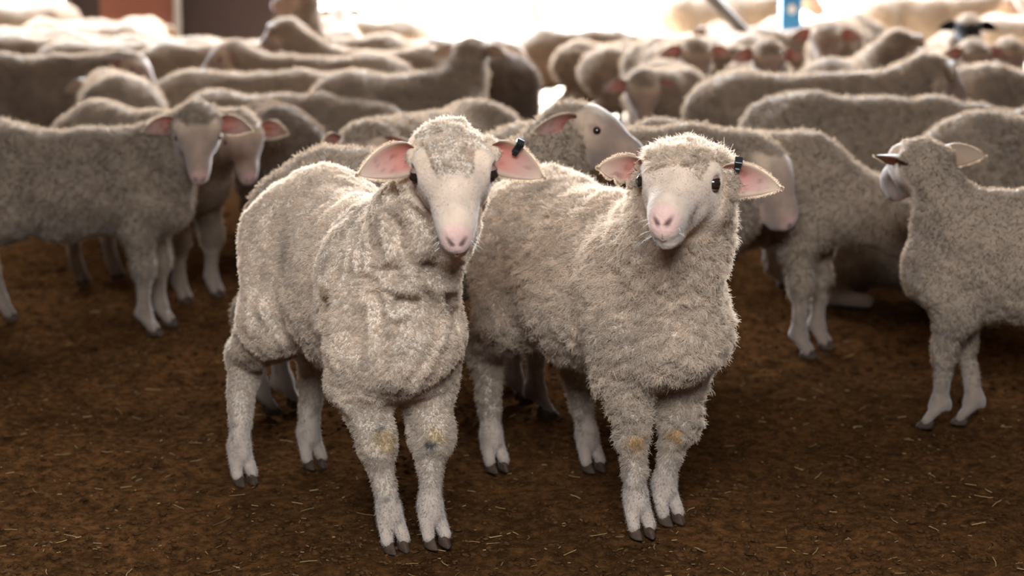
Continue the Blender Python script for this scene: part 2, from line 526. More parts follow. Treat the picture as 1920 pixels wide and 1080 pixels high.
def ear_build(P, side, root, name='ear'):
    """leaf shaped cupped ear; P['ears'][side] = (out direction, opening direction) in head axes"""
    O, R = np.array(P['O']), P['R']
    u, nrm = P['ears'][0 if side > 0 else 1]
    fy = math.atan2(R[1,0], R[0,0]); cy, sy = math.cos(fy), math.sin(fy)
    YF = np.array([[cy, -sy, 0], [sy, cy, 0], [0, 0, 1.0]])
    u = YF @ (np.array(u, float) * [1, side, 1]); nrm = YF @ (np.array(nrm, float) * [1, side, 1])
    u /= np.linalg.norm(u); nrm -= u * (nrm @ u); nrm /= np.linalg.norm(nrm)
    v = np.cross(nrm, u)
    Ln = P.get('ear_len', .115); W = P.get('ear_w', .030)
    nu, nv = P.get('ear_res', (16, 11))
    t = np.linspace(0, 1, nu); sv = np.linspace(-1, 1, nv)
    TT, SS = np.meshgrid(t, sv, indexing='ij')
    w = W * (np.sin(math.pi * np.clip(TT, 0, 1) ** .78) ** .72 * .98 + .52 * (1 - TT) ** 3)
    w[-1] = W * .06
    cup = (.95 * (1 - TT) ** 2.2 + .22)
    off = cup * SS ** 2 * w * .9 - .12 * Ln * TT ** 2 * P.get('ear_bend', .5)
    if P.get('notch') == side:
        low = (SS * v[2] < -.0)
        cut = .55 * np.exp(-((TT - .42) / .05) ** 2) + .35 * np.exp(-((TT - .66) / .05) ** 2) + .22 * np.exp(-((TT - .2) / .04) ** 2)
        w = w * np.where(low, 1 - cut * np.abs(SS), 1)
    droop = -.10 * Ln * TT ** 2
    base = O + R @ (np.array([.016, side * .060, .006]) * HSC)
    th = .0022 * (1 - .5 * TT)
    c0 = base + TT[..., None] * Ln * u + (SS * w * (1 if True else 1))[..., None] * v + off[..., None] * nrm + droop[..., None] * np.array([0, 0, 1.0])
    Fr = (c0 + th[..., None] * nrm).reshape(-1, 3); Bk = (c0 - th[..., None] * nrm).reshape(-1, 3)
    n = nu * nv; faces = []
    for i in range(nu - 1):
        for j in range(nv - 1):
            a = i*nv + j
            q = [a, a+nv, a+nv+1, a+1]
            faces.append(q if True else q[::-1]); faces.append([k + n for k in q[::-1]])
    edge = [i*nv for i in range(nu)] + [(nu-1)*nv + j for j in range(1, nv)] + [i*nv + nv-1 for i in range(nu-2, -1, -1)] + [j for j in range(nv-2, 0, -1)]
    for a, b in zip(edge, edge[1:] + edge[:1]):
        faces.append([a, a+n, b+n, b])
    V = np.concatenate([Fr, Bk])
    pal = dict(PAL); pal.update(P.get('pal', {}))
    inn = P.get('ear_in', srgb(176,104,88)); rim = P.get('ear_rim', pal['face'])
    fi = sstep(.98, .55, np.abs(SS)).ravel() * sstep(1.0, .62, TT).ravel()
    nn = noise(Fr, 75, 8); nb = noise(Fr, 160, 9)
    cin = mix(np.tile(srgb(168,132,120), (n,1)), np.tile(inn, (n,1)), sstep(.75,.15,TT.ravel()) * .9)
    cin = mix(cin, np.tile(srgb(110,62,52), (n,1)), sstep(.52,.72,nn*.6+nb*.4) * .6)
    if 'ear_in' in P: cin = np.tile(P['ear_in'], (n,1))
    cf = mix(np.tile(rim, (n,1)), cin, fi)
    cb = np.tile(P.get('ear_back', pal['fleece']*1.02), (n,1))
    ob = new_mesh(name, V, faces, M['ear'], root, True, np.concatenate([cf, cb]))
    return ob, dict(base=base, u=u, n=nrm, v=v, c0=c0)

def hair_object(name, pts, rad, col4, parent):
    n, k = pts.shape[:2]
    hc = bpy.data.hair_curves.new(name)
    hc.add_curves([k] * n)
    hc.attributes['position'].data.foreach_set('vector', pts.astype(np.float32).ravel())
    ra = hc.attributes.get('radius') or hc.attributes.new('radius', 'FLOAT', 'POINT')
    ra.data.foreach_set('value', np.broadcast_to(rad, (n, k)).astype(np.float32).ravel())
    ca = hc.attributes.new('col', 'FLOAT_COLOR', 'CURVE'); ca.data.foreach_set('color', col4.astype(np.float32).ravel())
    hc.materials.append(M['wool'])
    o = bpy.data.objects.new(name, hc); COL.objects.link(o); o.parent = parent
    o['kind'] = 'stuff'
    return o

def ear_fringe(fr, ear, n, ln, seed):
    rng = np.random.default_rng(seed)
    c0 = fr['c0']; nu, nv = c0.shape[:2]
    edge = np.concatenate([c0[3:, 0], c0[-1, 1:], c0[-2:2:-1, -1]])
    mid = np.concatenate([c0[3:, nv//2], np.repeat(c0[-4:-3, nv//2], nv-1, 0), c0[-2:2:-1, nv//2]])
    t = rng.random(n) * (len(edge) - 1.001); i = t.astype(int); f = (t - i)[:, None]
    p = edge[i] * (1 - f) + edge[i+1] * f; m = mid[i] * (1 - f) + mid[i+1] * f
    d = p - m; d /= np.maximum(np.linalg.norm(d, axis=1), 1e-6)[:, None]
    d = d + fr['u'] * .5 + rng.normal(0, .25, (n, 3)) - fr['n'] * rng.random(n)[:, None] * .6
    L = ln * (.5 + rng.random(n))[:, None]
    pts = np.stack([p - d * .001, p + d * L * .5, p + d * L + np.array([0, 0, -.1]) * L], 1)
    c = np.ones((n, 4)); c[:, :3] = PAL['fleece'] * 1.5
    hair_object('ear_hair', pts, np.array([.0004, .0003, .00015])[None], np.clip(c, 0, .9), ear)

def uv_ball(r, nu=16, nv=10):
    v = []; f = []
    for i in range(nv + 1):
        a = math.pi * i / nv
        for j in range(nu):
            b = 2 * math.pi * j / nu
            v.append((r*math.sin(a)*math.cos(b), r*math.sin(a)*math.sin(b), r*math.cos(a)))
    for i in range(nv):
        for j in range(nu):
            a = i*nu + j; b = i*nu + (j+1) % nu
            f.append([a, a+nu, b+nu, b])
    return np.array(v), f

def hoof_claw(q):
    """one claw of a cloven hoof, toe towards +x"""
    v = []; f = []; m = 12
    rings = [(0.0, .0285, .0125, .006), (.004, .0290, .0130, .005), (.016, .0245, .0120, -.001), (.027, .0185, .0105, -.006)]
    for z, L, W, x in rings:
        for k in range(m):
            a = 2*math.pi*k/m
            cx, sy = math.cos(a), math.sin(a)
            xx = x + L * (cx if cx < 0 else cx ** .8)
            yy = W * sy * (1 - .45 * max(cx, 0) ** 1.5)
            v.append((xx, yy - q*.35*W*max(cx,0)**2, z))
    for i in range(len(rings)-1):
        for k in range(m):
            a = i*m+k; b = i*m+(k+1) % m
            f.append([a, b, b+m, a+m])
    f.append([k for k in range(m)][::-1]); f.append([(len(rings)-1)*m+k for k in range(m)])
    return np.array(v), f

def fleece(P, V, Q, N, col, L, wool, root, n, rad=.0007, npt=4, clumpf=75.0):
    rng = np.random.default_rng(P['seed'] + 5)
    tri = np.concatenate([Q[:, [0,1,2]], Q[:, [0,2,3]]])
    area = np.linalg.norm(np.cross(V[tri[:,1]] - V[tri[:,0]], V[tri[:,2]] - V[tri[:,0]]), axis=1)
    wgt = area * (.25 + .75 * wool[tri].mean(1)) * (L[tri].mean(1) > .0012)
    pk = rng.choice(len(tri), n, p=wgt / wgt.sum())
    a, b = rng.random(n), rng.random(n)
    fl = a + b > 1; a[fl] = 1 - a[fl]; b[fl] = 1 - b[fl]
    wt = np.stack([1 - a - b, a, b], 1)
    tv = tri[pk]
    p = (V[tv] * wt[..., None]).sum(1); nn = (N[tv] * wt[..., None]).sum(1)
    nn /= np.linalg.norm(nn, axis=1)[:, None]
    c = (col[tv] * wt[..., None]).sum(1); ln = (L[tv] * wt).sum(1); wl = (wool[tv] * wt).sum(1)
    ln = ln * (.6 + .8 * rng.random(n))
    # strands drift towards shared lock centres
    e = .003
    def fld(x): return noise(x, clumpf, 31) + .5 * noise(x, clumpf * 2.1, 32)
    f0 = fld(p)
    g = np.stack([(fld(p + np.array(d) * e) - f0) / e for d in ((1,0,0),(0,1,0),(0,0,1))], 1)
    g -= nn * (g * nn).sum(1)[:, None]
    gl = np.linalg.norm(g, axis=1)[:, None]
    g = g / np.maximum(gl, 1e-6) * np.minimum(gl / 60.0, 1.0)
    down = np.array(P.get('comb', [-.15, 0, -.55])); cmb = down - nn * (nn @ down)[:, None]
    rnd = rng.normal(0, .28, (n, 3))
    pts = np.zeros((n, npt, 3))
    for k in range(npt):
        s = k / (npt - 1)
        pts[:, k] = p + ln[:, None] * (s * nn * (1 - .25 * s) + (s ** 1.6) * (cmb * (1.15 - .4*wl)[:, None] + g * P.get('clump', .7) * wl[:, None] + rnd))
        if 0 < k: pts[:, k] += ln[:, None] * .10 * rng.normal(0, 1, (n, 3))
    pts[:, 0] -= nn * .0015
    prof = np.linspace(1.0, .35, npt)
    rr = rad * np.where(wl > .4, 1.0, .7)[:, None] * prof[None]
    c4 = np.ones((n, 4), np.float32)
    c4[:, :3] = np.clip(c * ((.84 + .3 * rng.random(n)) * (.72 + .54 * noise(p, P.get('lockf', 90), 77)))[:, None] * 1.12, 0, .95)
    return hair_object('fleece', pts, rr, c4, root)

SHEEP_N = [0]; SPOTS = []
def sheep(label, pos=None, anchor=None, heading=0, scale=1.0, head=(.43, 0, .80), yaw=0, pitch=-35, roll=0,
          head_px=None, feet_px=None, h=.014, strands=9000, eyes=True, hooves=True, group='sheep of the flock in the shed', **P):
    SHEEP_N[0] += 1
    P['seed'] = SHEEP_N[0] * 17
    hd = math.radians(heading); ch, sh = math.cos(hd), math.sin(hd)
    def w2l(w, z0=0.0):
        d = np.array(w, float) - np.array(pos)
        return np.array([(ch*d[0] + sh*d[1]) / scale, (-sh*d[0] + ch*d[1]) / scale, d[2] / scale])
    def l2w(l):
        l = np.array(l, float) * scale
        return np.array([pos[0] + ch*l[0] - sh*l[1], pos[1] + sh*l[0] + ch*l[1], l[2]])
    if pos is None:
        kind, px, py = anchor
        lz = -.26 if P.get('lying') else 0
        loc = dict(hip=(-.29, 0, HIP_Z + P.get('hump', 0) + lz), withers=(.12, 0, WITHER_Z + lz), mid=(-.1, 0, .672 + lz),
                   head=np.array(head), foot=(.22, 0, 0.0))[kind]
        w = on_plane(px, py, loc[2] * scale)
        pos = (w[0] - scale*(ch*loc[0] - sh*loc[1]), w[1] - scale*(sh*loc[0] + ch*loc[1]), 0.0)
    if head_px is not None:
        d = ray(*head_px); c = np.array([0, 0, CAM_H]); t = l2w(head)
        head = w2l(c + d * ((t - c) @ d) / (d @ d))
    P['O'] = np.array(head, float)
    P['R'] = head_frame(yaw, pitch, roll)
    feet = P.pop('feet', None) or [(0,0)] * 4
    if feet_px is not None:
        base = [(.235, .078), (.235, -.078), (-.345, .085), (-.345, -.085)]
        feet = list(feet)
        for i, q in enumerate(feet_px):
            if q is not None:
                l = w2l(on_plane(q[0], q[1], 0)); feet[i] = (l[0] - base[i][0], l[1] - base[i][1])
    P['feet'] = feet
    P['toe'] = [math.radians(a) for a in P.pop('toes', (0, 0, 0, 0))]
    P.setdefault('ears', [((-.2, 1, -.22), (.9, .25, -.20))] * 2)
    SPOTS.append((SHEEP_N[0]-1, label, l2w((-.42,0,0))[:2], l2w((.30,0,0))[:2], P['O'].copy()))
    root = empty('sheep', pos, hd, scale)
    tag(root, label, 'sheep', group)
    prims = sheep_prims(P)
    V, Q = surface(prims, h)
    N = vnormals(V, Q)
    col, wool, bare, leg, L, hl, hm = regions(V, N, prims, P)
    amp = P.get('rough', 1.0)
    cr = (noise(V, 26, 41 + P['seed']) - .5) * .010 + (noise(V, 9, 42 + P['seed']) - .5) * .018
    if h < .008:
        cr = cr + (noise(V, 62, 43) - .5) * P.get('crimp', .007)
    fold = P.get('folds', 0)
    if fold:
        q = V * [34, 26, 7] + 3 * (noise(V, 6, 44)[:, None] - .5)
        rd = 1 - np.abs(2 * noise(q, 1.0, 45) - 1)
        reg = sstep(.02, .16, V[:,0]) * sstep(.36, .5, V[:,2])
        cr = cr + (rd - .6) * .022 * fold * reg + (rd - .6) * .007 * fold
    V = V + N * (cr * amp * wool)[:, None]
    N = vnormals(V, Q)
    for fn in P.get('marks', []):
        col = fn(V, N, hl, hm, col, lambda q: (q * scale) @ np.array([[ch, sh, 0], [-sh, ch, 0], [0, 0, 1.0]]) + np.array(pos))
    body = new_mesh('body', V, Q, M['skin'], root, True, col * (1 - .22 * wool * (strands > 0))[:, None])  # mesh under the strands darkened to stand in for shade inside the wool
    if strands:
        fleece(P, V, Q, N, col, L, wool, root, strands, rad=P.get('srad', .0011), npt=P.get('npt', 3), clumpf=P.get('clumpf', 60.0))
    O, R = P['O'], P['R']
    frames = {}
    for s in (1, -1):
        e, frames[s] = ear_build(P, s, root)
        if h < .0096 and not P.get('lying'): ear_fringe(frames[s], e, 1200 if P.get('detail') else 300, .0035, P['seed'] + s)
    if eyes:
        for s in (1, -1):
            ev, ef = uv_ball(.0110 if not P.get('detail') else .0145)
            ax = np.array([.62, s*.77, .10]); ax /= np.linalg.norm(ax)
            ec = np.array([.087, s*(.0595 if P.get('detail') else .0572), .0105]) * HSC
            eo = new_mesh('eye', O + (ec + ev) @ R.T, ef, M['eye'], root)
            if P.get('detail'):
                Zt = R.T @ np.array([0, 0, 1.0]); tx = np.cross(Zt, ax); tx /= np.linalg.norm(tx); ty = np.cross(ax, tx)
                # lids: two shells over the eyeball that leave a level slit open
                for up, nm in ((1, 'upper_eyelid'), (-1, 'lower_eyelid')):
                    lv = []; lf = []
                    for a in range(13):
                        th = math.radians(-84 + 14 * a)
                        p0 = math.radians(44 if up > 0 else 42) * math.cos(th) ** .6
                        for b in range(6):
                            ph = up * (p0 + (math.radians(88) - p0) * b / 5)
                            rr = .0162 - .0006 * (b == 0)
                            lv.append(O + R @ (ec + rr * (tx*math.sin(th)*math.cos(ph) + ty*math.sin(ph) + ax*math.cos(th)*math.cos(ph))))
                    for a in range(12):
                        for b in range(5):
                            q = a*6 + b; lf.append([q, q+6, q+7, q+1][::up])
                    new_mesh(nm, lv, lf, M['lid'], root)
                iv = np.array([[math.cos(2*math.pi*k/16)*.0072, math.sin(2*math.pi*k/16)*.0056] for k in range(16)])
                ip = [O + R @ (ec + ax*(.0136) + tx*a + ty*b) for a, b in iv] + [O + R @ (ec + ax*.0147)]
                io = new_mesh('iris', ip, [[k, (k+1) % 16, 16] for k in range(16)], M['iris'], eo)
                pv = [O + R @ (ec + ax*.0149 + tx*a*.80 + ty*b*.5) for a, b in iv]
                new_mesh('pupil', pv, [list(range(16))], M['eye'], eo)
    if P.get('detail'):
        pts = [O + R @ (np.array([.2405 - abs(y)**1.6*22, y, -.0545 - abs(y)*.12]) * HSC) for y in np.linspace(-.026, .026, 11)]
        MB().tube(pts, [.0003+.0006*math.sin(math.pi*k/10) for k in range(11)], 6).build('mouth', M['mouth'], root, True)
        pts = [O + R @ (np.array([x, 0, z]) * HSC) for x, z in ((.2405,-.018), (.2430,-.028), (.2430,-.042), (.2405,-.054))]
        MB().tube(pts, [.0004,.0007,.0007,.0005], 6).build('philtrum', M['mouth'], root, True)
        rng = random.Random(P['seed'])
        wb = MB()
        for k in range(12):
            s = rng.choice((1, -1)); b = np.array([rng.uniform(.19,.232), s*rng.uniform(.018,.028), rng.uniform(-.058,-.02)]) * HSC
            dvec = np.array([rng.uniform(0,.6), s*rng.uniform(.5,1), rng.uniform(-1,.1)]); dvec /= np.linalg.norm(dvec)
            l = rng.uniform(.012,.03)
            wb.tube([O + R @ b, O + R @ (b + dvec*l*.6), O + R @ (b + dvec*l + np.array([0,0,-.003]))], [.00035,.0003,.00015], 4)
        wo = wb.build('whiskers', M['whisker'], root, True); wo['kind'] = 'stuff'
    if hooves and not P.get('lying'):
        for i, s in ((0,1),(1,-1),(2,1),(3,-1)):
            dx, dy = feet[i]
            ft = np.array([.208+dx, s*.078+dy, 0]) if i < 2 else np.array([-.372+dx, s*.085+dy, 0])
            ya = P['toe'][i]; Rz = np.array([[math.cos(ya), -math.sin(ya), 0], [math.sin(ya), math.cos(ya), 0], [0,0,1]])
            for q in (1, -1):
                hv, hf = hoof_claw(q)
                new_mesh('hoof', ft + (hv * [.86, .9, .8] + np.array([.034, q*.0165, 0])) @ Rz.T, hf, M['hoof'], root)
    if P.get('eartag'):
        s = P['eartag'][0]; fr = frames[s]; tt = P['eartag'][1]
        c0 = fr['c0']; i = int(tt * (c0.shape[0]-1))
        upj = c0.shape[1]-1 if (c0[i,-1,2] > c0[i,0,2]) else 0
        j2 = upj - 3 if upj else 3
        pa, pb = c0[i, upj], c0[i, j2]
        ax = pb - pa; ax /= np.linalg.norm(ax)
        nn_ = fr['n'] - ax*(fr['n'] @ ax); nn_ /= np.linalg.norm(nn_); sd = np.cross(nn_, ax)
        def tbox(lo, hi, name, par):
            m = MB().box(lo, hi)
            m.v = [tuple(pa + ax*x + sd*y + nn_*z) for x, y, z in m.v]
            return m.build(name, M['tag'], par, bevel=.0012)
        to = tbox((-.006,-.0065,-.006), (.019,.0065,.006), 'ear_tag', root)
        tbox((.008,-.005,.0055), (.021,.005,.0105), 'tag_stud', to)
        tbox((-.0085,-.0075,-.0075), (-.001,.0075,.0075), 'tag_fold', to)
    return root
HERO = dict(pal=dict(fleece=srgb(204,183,162), face=srgb(180,154,132), leg=srgb(142,123,108)))

# ------------------------------------------------------------------ structure
def ground_mat():
    m, nt, b = mat_new('trampled_earth')
    tc = nd(nt, 'ShaderNodeTexCoord')
    n1 = nd(nt, 'ShaderNodeTexNoise'); n1.inputs['Scale'].default_value = 1.6; n1.inputs['Detail'].default_value = 8; n1.inputs['Roughness'].default_value = .7
    n2 = nd(nt, 'ShaderNodeTexNoise'); n2.inputs['Scale'].default_value = 38; n2.inputs['Detail'].default_value = 8; n2.inputs['Roughness'].default_value = .75
    mp = nd(nt, 'ShaderNodeMapping'); mp.inputs['Scale'].default_value = (1, 1, 1)
    nt.links.new(tc.outputs['Object'], mp.inputs['Vector'])
    for n in (n1, n2): nt.links.new(mp.outputs['Vector'], n.inputs['Vector'])
    r1 = nd(nt, 'ShaderNodeValToRGB')
    e = r1.color_ramp.elements
    e[0].position = .30; e[0].color = (*srgb(28,18,10), 1)
    e[1].position = .72; e[1].color = (*srgb(94,64,37), 1)
    x = e.new(.5); x.color = (*srgb(60,40,23), 1)
    nt.links.new(n2.outputs['Fac'], r1.inputs['Fac'])
    r2 = nd(nt, 'ShaderNodeValToRGB')
    r2.color_ramp.elements[0].position = .35; r2.color_ramp.elements[0].color = (.70,.66,.62,1)
    r2.color_ramp.elements[1].position = .68; r2.color_ramp.elements[1].color = (1.18,1.05,.95,1)
    nt.links.new(n1.outputs['Fac'], r2.inputs['Fac'])
    mu = nd(nt, 'ShaderNodeMix', data_type='RGBA', blend_type='MULTIPLY'); mu.inputs[0].default_value = 1
    nt.links.new(r1.outputs['Color'], mu.inputs[6]); nt.links.new(r2.outputs['Color'], mu.inputs[7])
    nt.links.new(mu.outputs[2], b.inputs['Base Color'])
    b.inputs['Roughness'].default_value = .95; b.inputs['Specular IOR Level'].default_value = .0
    bp = nd(nt, 'ShaderNodeBump'); bp.inputs['Strength'].default_value = .7; bp.inputs['Distance'].default_value = .012
    nt.links.new(n2.outputs['Fac'], bp.inputs['Height']); nt.links.new(bp.outputs['Normal'], b.inputs['Normal'])
    return m

M['ground'] = ground_mat()
M['yard'] = flat_mat('pale_yard_dust', srgb(206,186,160), .95, .1, .15, 1.5, .2)  # pale tan dust, its own colour
M['roof'] = flat_mat('roof_sheet', srgb(84,74,66), .7, .2, .15, 2)
M['rust'] = flat_mat('red_oxide_steel', srgb(96,54,40), .65, .3, .3, 1.2, .05)
M['rust_dark'] = flat_mat('dark_oxide_steel', srgb(36,21,19), .7, .3, .3, 1.2, .05)
M['steel'] = flat_mat('galvanised_steel', srgb(128,122,118), .6, .3, .12, 8)
M['blue'] = flat_mat('blue_paint', srgb(48,132,186), .5, .4, .12, 8)
M['white_paint'] = flat_mat('white_paint', srgb(225,222,216), .5, .3, .08, 8)
M['straw'] = flat_mat('straw', srgb(120,94,60), .8, .1, .6, 6)
M['clod'] = flat_mat('dung_clod', srgb(60,39,22), .95, .0, .5, 9)

def grid_ground(name, x0, x1, y0, y1, d, amp, mat):
    nx = int((x1-x0)/d)+1; ny = int((y1-y0)/d)+1
    X, Y = np.meshgrid(np.linspace(x0,x1,nx), np.linspace(y0,y1,ny), indexing='ij')
    p = np.stack([X.ravel(), Y.ravel(), np.zeros(X.size)], 1)
    z = amp * ((noise(p, 3.1, 1)-.5)*.8 + (noise(p, 9, 2)-.5)*.8 + (noise(p, 26, 3)-.5)*.6 + (noise(p, 55, 4)-.5)*.35)
    p[:,2] = z - amp*.45
    i = np.arange(X.size).reshape(nx, ny)
    q = np.stack([i[:-1,:-1].ravel(), i[1:,:-1].ravel(), i[1:,1:].ravel(), i[:-1,1:].ravel()], 1)
    return new_mesh(name, p, q, mat, None, True)
fl = grid_ground('floor', -7.0, 7.0, -6.0, 12.4, .022, .022, M['ground'])
tag(fl, 'dark brown trampled dung and straw floor of the shed', kind='structure')
yd = MB().box((-60,12.4,-.3),(60,120,-.012)).build('ground_yard', M['yard']); tag(yd, 'pale dust yard beyond the shed', kind='structure')

# a long shed: roof rising towards the open back, plus an unseen opening added to fill the front sheep
m = MB()
m.box((-7,-6,0),(7,FILL_Y0,.06)).box((-7,FILL_Y1,0),(7,RY1,.06)).box((-7,FILL_Y0,0),(-FILL_X,FILL_Y1,.06)).box((FILL_X,FILL_Y0,0),(7,FILL_Y1,.06))
m.v = [(x,y,z+roof_z(y)) for x,y,z in m.v]
rb = m.build('ceiling', M['roof']); tag(rb, 'sheet roof over the sheep shed', kind='structure')
for sx, nm in ((-1,'wall_left'),(1,'wall_right')):
    m = MB().box((sx*7-.05,-6,0),(sx*7+.05,RY1,1)); m.v = [(x,y,z*roof_z(y)) for x,y,z in m.v]
    w = m.build(nm, M['rust_dark']); w['kind'] = 'structure'
w = MB().box((-7,-6.1,0),(7,-6,RZ0)).build('wall_front', M['rust_dark']); w['kind'] = 'structure'
ROOF_Z = 5.4

# steel panels and posts at the back of the shed
pw = empty('steel_panel_wall', (0, 15.2, 0)); tag(pw, 'dark red-brown steel panel wall with a grey strip behind the flock', 'panel wall')
def pxx(px, Y): return (px - 960) / FPX * Y * .985
def panel(x0, x1, dy, mat, nm, z1=1.9):
    MB().box((pxx(x0,15.2), dy, 0), (pxx(x1,15.2), dy+.05, z1)).build(nm, M[mat], pw, bevel=.006)
panel(120, 186, .10, 'rust_dark', 'panel'); panel(184, 334, .02, 'rust', 'panel'); panel(330, 562, .06, 'rust_dark', 'panel')
panel(325, 337, -.04, 'steel', 'cover_strip')
panel(116, 124, .0, 'rust_dark', 'edge_post', 2.0)
MB().box((pxx(120,15.2), .0, 1.9), (pxx(562,15.2), .12, 1.98)).build('top_rail', M['rust_dark'], pw, bevel=.006)
bp = empty('shed_column', (pxx(1484,12.3), 12.3, 0)); tag(bp, 'blue painted steel column with a small pale plate at the back of the shed', 'column')
MB().box((-.073,-.05,0),(.073,.05,ROOF_Z)).build('column', M['blue'], bp, bevel=.008)
MB().box((-.12,-.09,0),(.12,.09,.02)).build('base_plate', M['steel'], bp, bevel=.003)
d0 = at_depth(1483, 17, 12.3)
pv = [(math.cos(2*math.pi*k/20)*.030, -.055, d0[2]+math.sin(2*math.pi*k/20)*.034) for k in range(20)]
pv2 = [(x, -.049, z) for x, y, z in pv]
new_mesh('pale_plate', pv+pv2, [list(range(20))]+[[k,k+20,(k+1)%20+20,(k+1)%20] for k in range(20)], M['white_paint'], bp, False)
p1 = at_depth(1392, 56, 11.6); p0 = at_depth(1332, -6, 11.6); dd = p0 - p1
br = empty('diagonal_brace', (p1[0], 11.6, 0)); tag(br, 'grey steel pipe leaning diagonally above the sheep backs', 'pole')
e0 = p1 - dd * (p1[2] / dd[2]); e1 = p1 + dd * ((ROOF_Z - p1[2]) / dd[2])
MB().tube([e0 - [p1[0],11.6,0], e1 - [p1[0],11.6,0]], .036, 12).build('pipe', M['steel'], br, True)
MB().box(tuple(e1 - [p1[0],11.6,0] - [.09,.07,.02]), tuple(e1 - [p1[0],11.6,0] + [.09,.07,0])).build('bracket', M['steel'], br)
wp = empty('white_post', (pxx(1035,15.0), 15.0, 0)); tag(wp, 'slim white post standing in the bright opening behind the flock', 'post')
MB().tube([(0,0,-.02),(0,0,3.0)], .04, 12).build('post', M['white_paint'], wp, True)
MB().box((-.08,-.08,-.012),(.08,.08,.01)).build('base_plate', M['white_paint'], wp)
MB().tube([(0,0,3.0),(0,0,3.03)], [.05,.02], 12).build('cap', M['white_paint'], wp, True)
def rail_fence(xa, xb, Y, zs, label, step=2.4, mat='white_paint'):
    r = empty('rail_fence', (xa, Y, 0)); tag(r, label, 'fence')
    for z in zs: MB().tube([(0,0,z),(xb-xa,0,z)], .03, 10).build('rail', M[mat], r, True)
    n = int((xb-xa)/step)
    for k in range(n+1): MB().tube([(k*step,.04,-.02),(k*step,.04,max(zs)+.08)], .04, 10).build('post', M[mat], r, True)
rail_fence(pxx(1500,16.5), pxx(1500,16.5)+2.4, 16.5, (.35,.68,1.0), 'white pipe rail fence beside the blue column', 1.2)
rail_fence(-8, 8, 27, (.4,.8,1.15), 'pale rail fence far off across the bright yard')

# ------------------------------------------------------------------ the two sheep in front
TANK, GREY = srgb(176,148,108), srgb(70,66,64)
MARK_L = [mark_px(733,838,.030,TANK,.8,3), mark_px(815,828,.026,TANK,.8,4), mark_px(718,815,.016,GREY,.9,5), mark_px(800,845,.016,GREY,.9,6),
          mark_px(600,548,.018,srgb(120,92,54),.6,7), mark_px(605,565,.016,srgb(120,92,54),.6,8), mark_px(728,945,.010,GREY,.7,9), mark_px(470,685,.02,srgb(120,110,100),.6,10)]
MARK_R = [mark_px(1203,832,.026,srgb(182,142,92),.9,13), mark_px(1255,818,.022,srgb(182,142,92),.9,14), mark_px(1022,402,.014,srgb(140,104,64),.9,15), mark_px(1235,742,.008,srgb(150,100,50),.9,16)]
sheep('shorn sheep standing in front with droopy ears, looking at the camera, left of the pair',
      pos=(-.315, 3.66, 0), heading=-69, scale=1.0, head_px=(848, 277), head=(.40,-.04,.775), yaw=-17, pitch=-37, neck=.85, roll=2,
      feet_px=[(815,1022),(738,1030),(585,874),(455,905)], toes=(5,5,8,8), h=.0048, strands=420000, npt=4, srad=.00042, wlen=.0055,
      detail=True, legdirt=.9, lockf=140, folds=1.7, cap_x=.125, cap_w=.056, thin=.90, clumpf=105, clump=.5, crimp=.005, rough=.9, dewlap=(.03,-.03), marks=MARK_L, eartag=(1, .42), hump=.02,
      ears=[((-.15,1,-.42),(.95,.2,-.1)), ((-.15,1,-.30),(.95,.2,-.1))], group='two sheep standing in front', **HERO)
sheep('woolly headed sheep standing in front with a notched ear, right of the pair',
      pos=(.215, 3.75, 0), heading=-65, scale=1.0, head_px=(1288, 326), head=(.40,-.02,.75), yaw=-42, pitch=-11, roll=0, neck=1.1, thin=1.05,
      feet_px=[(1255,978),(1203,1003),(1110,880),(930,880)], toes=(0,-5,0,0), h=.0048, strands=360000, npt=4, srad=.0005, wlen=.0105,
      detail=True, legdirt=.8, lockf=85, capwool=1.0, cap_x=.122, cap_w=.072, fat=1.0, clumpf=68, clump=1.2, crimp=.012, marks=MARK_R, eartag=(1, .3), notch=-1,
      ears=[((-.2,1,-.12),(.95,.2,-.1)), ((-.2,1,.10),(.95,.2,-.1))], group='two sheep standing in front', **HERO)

# ------------------------------------------------------------------ the flock behind, near to far
NEAR = dict(h=.0095, strands=36000, srad=.0010, wlen=.010)
MIDD = dict(h=.013, strands=16000, srad=.0014, wlen=.012)
FAR = dict(h=.019, strands=5000, srad=.0022, wlen=.014, eyes=False, hooves=False)
DARK = dict(pal=dict(fleece=srgb(120,98,80), dirt=srgb(58,46,38)))
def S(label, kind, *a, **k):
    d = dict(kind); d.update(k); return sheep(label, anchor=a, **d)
S('brown-sided sheep at the left edge turning its pale face to the camera', NEAR, 'foot', 293, 618, heading=-8, scale=.95, head_px=(370,222), head=(.46,-.06,.78), yaw=-72, pitch=-50, tone=.85)
S('sheep with pink ears standing half hidden behind the left-edge sheep', NEAR, 'foot', 372, 560, heading=-38, scale=.95, head_px=(450,232), head=(.42,0,.78), yaw=-30, pitch=-52)
S('shade-darkened sheep seen from behind, right of the pink-eared pair on the left', NEAR, 'hip', 525, 197, heading=104, scale=.92, head=(.46,0,.5), tone=.8, **DARK)  # shade on its near side painted in as darker fleece and tone
S('sheep with profile head facing right between the two front sheep', NEAR, 'hip', 628, 279, heading=22, feet_px=[None,None,(505,775),(550,762)], scale=1.02, head_px=(1068,222), head=(.43,.02,.80), yaw=-32, pitch=-24, cap_x=.03, ears=[((-.55,1,.15),(.2,.3,-.9)), ((-.8,.75,-.1),(.7,.6,-.2))])
S('sheep bending its woolly head down behind the left front sheep', NEAR, 'hip', 885, 188, heading=-115, scale=1.0, head_px=(690,258), head=(.42,0,.62), pitch=-48, capwool=.9)
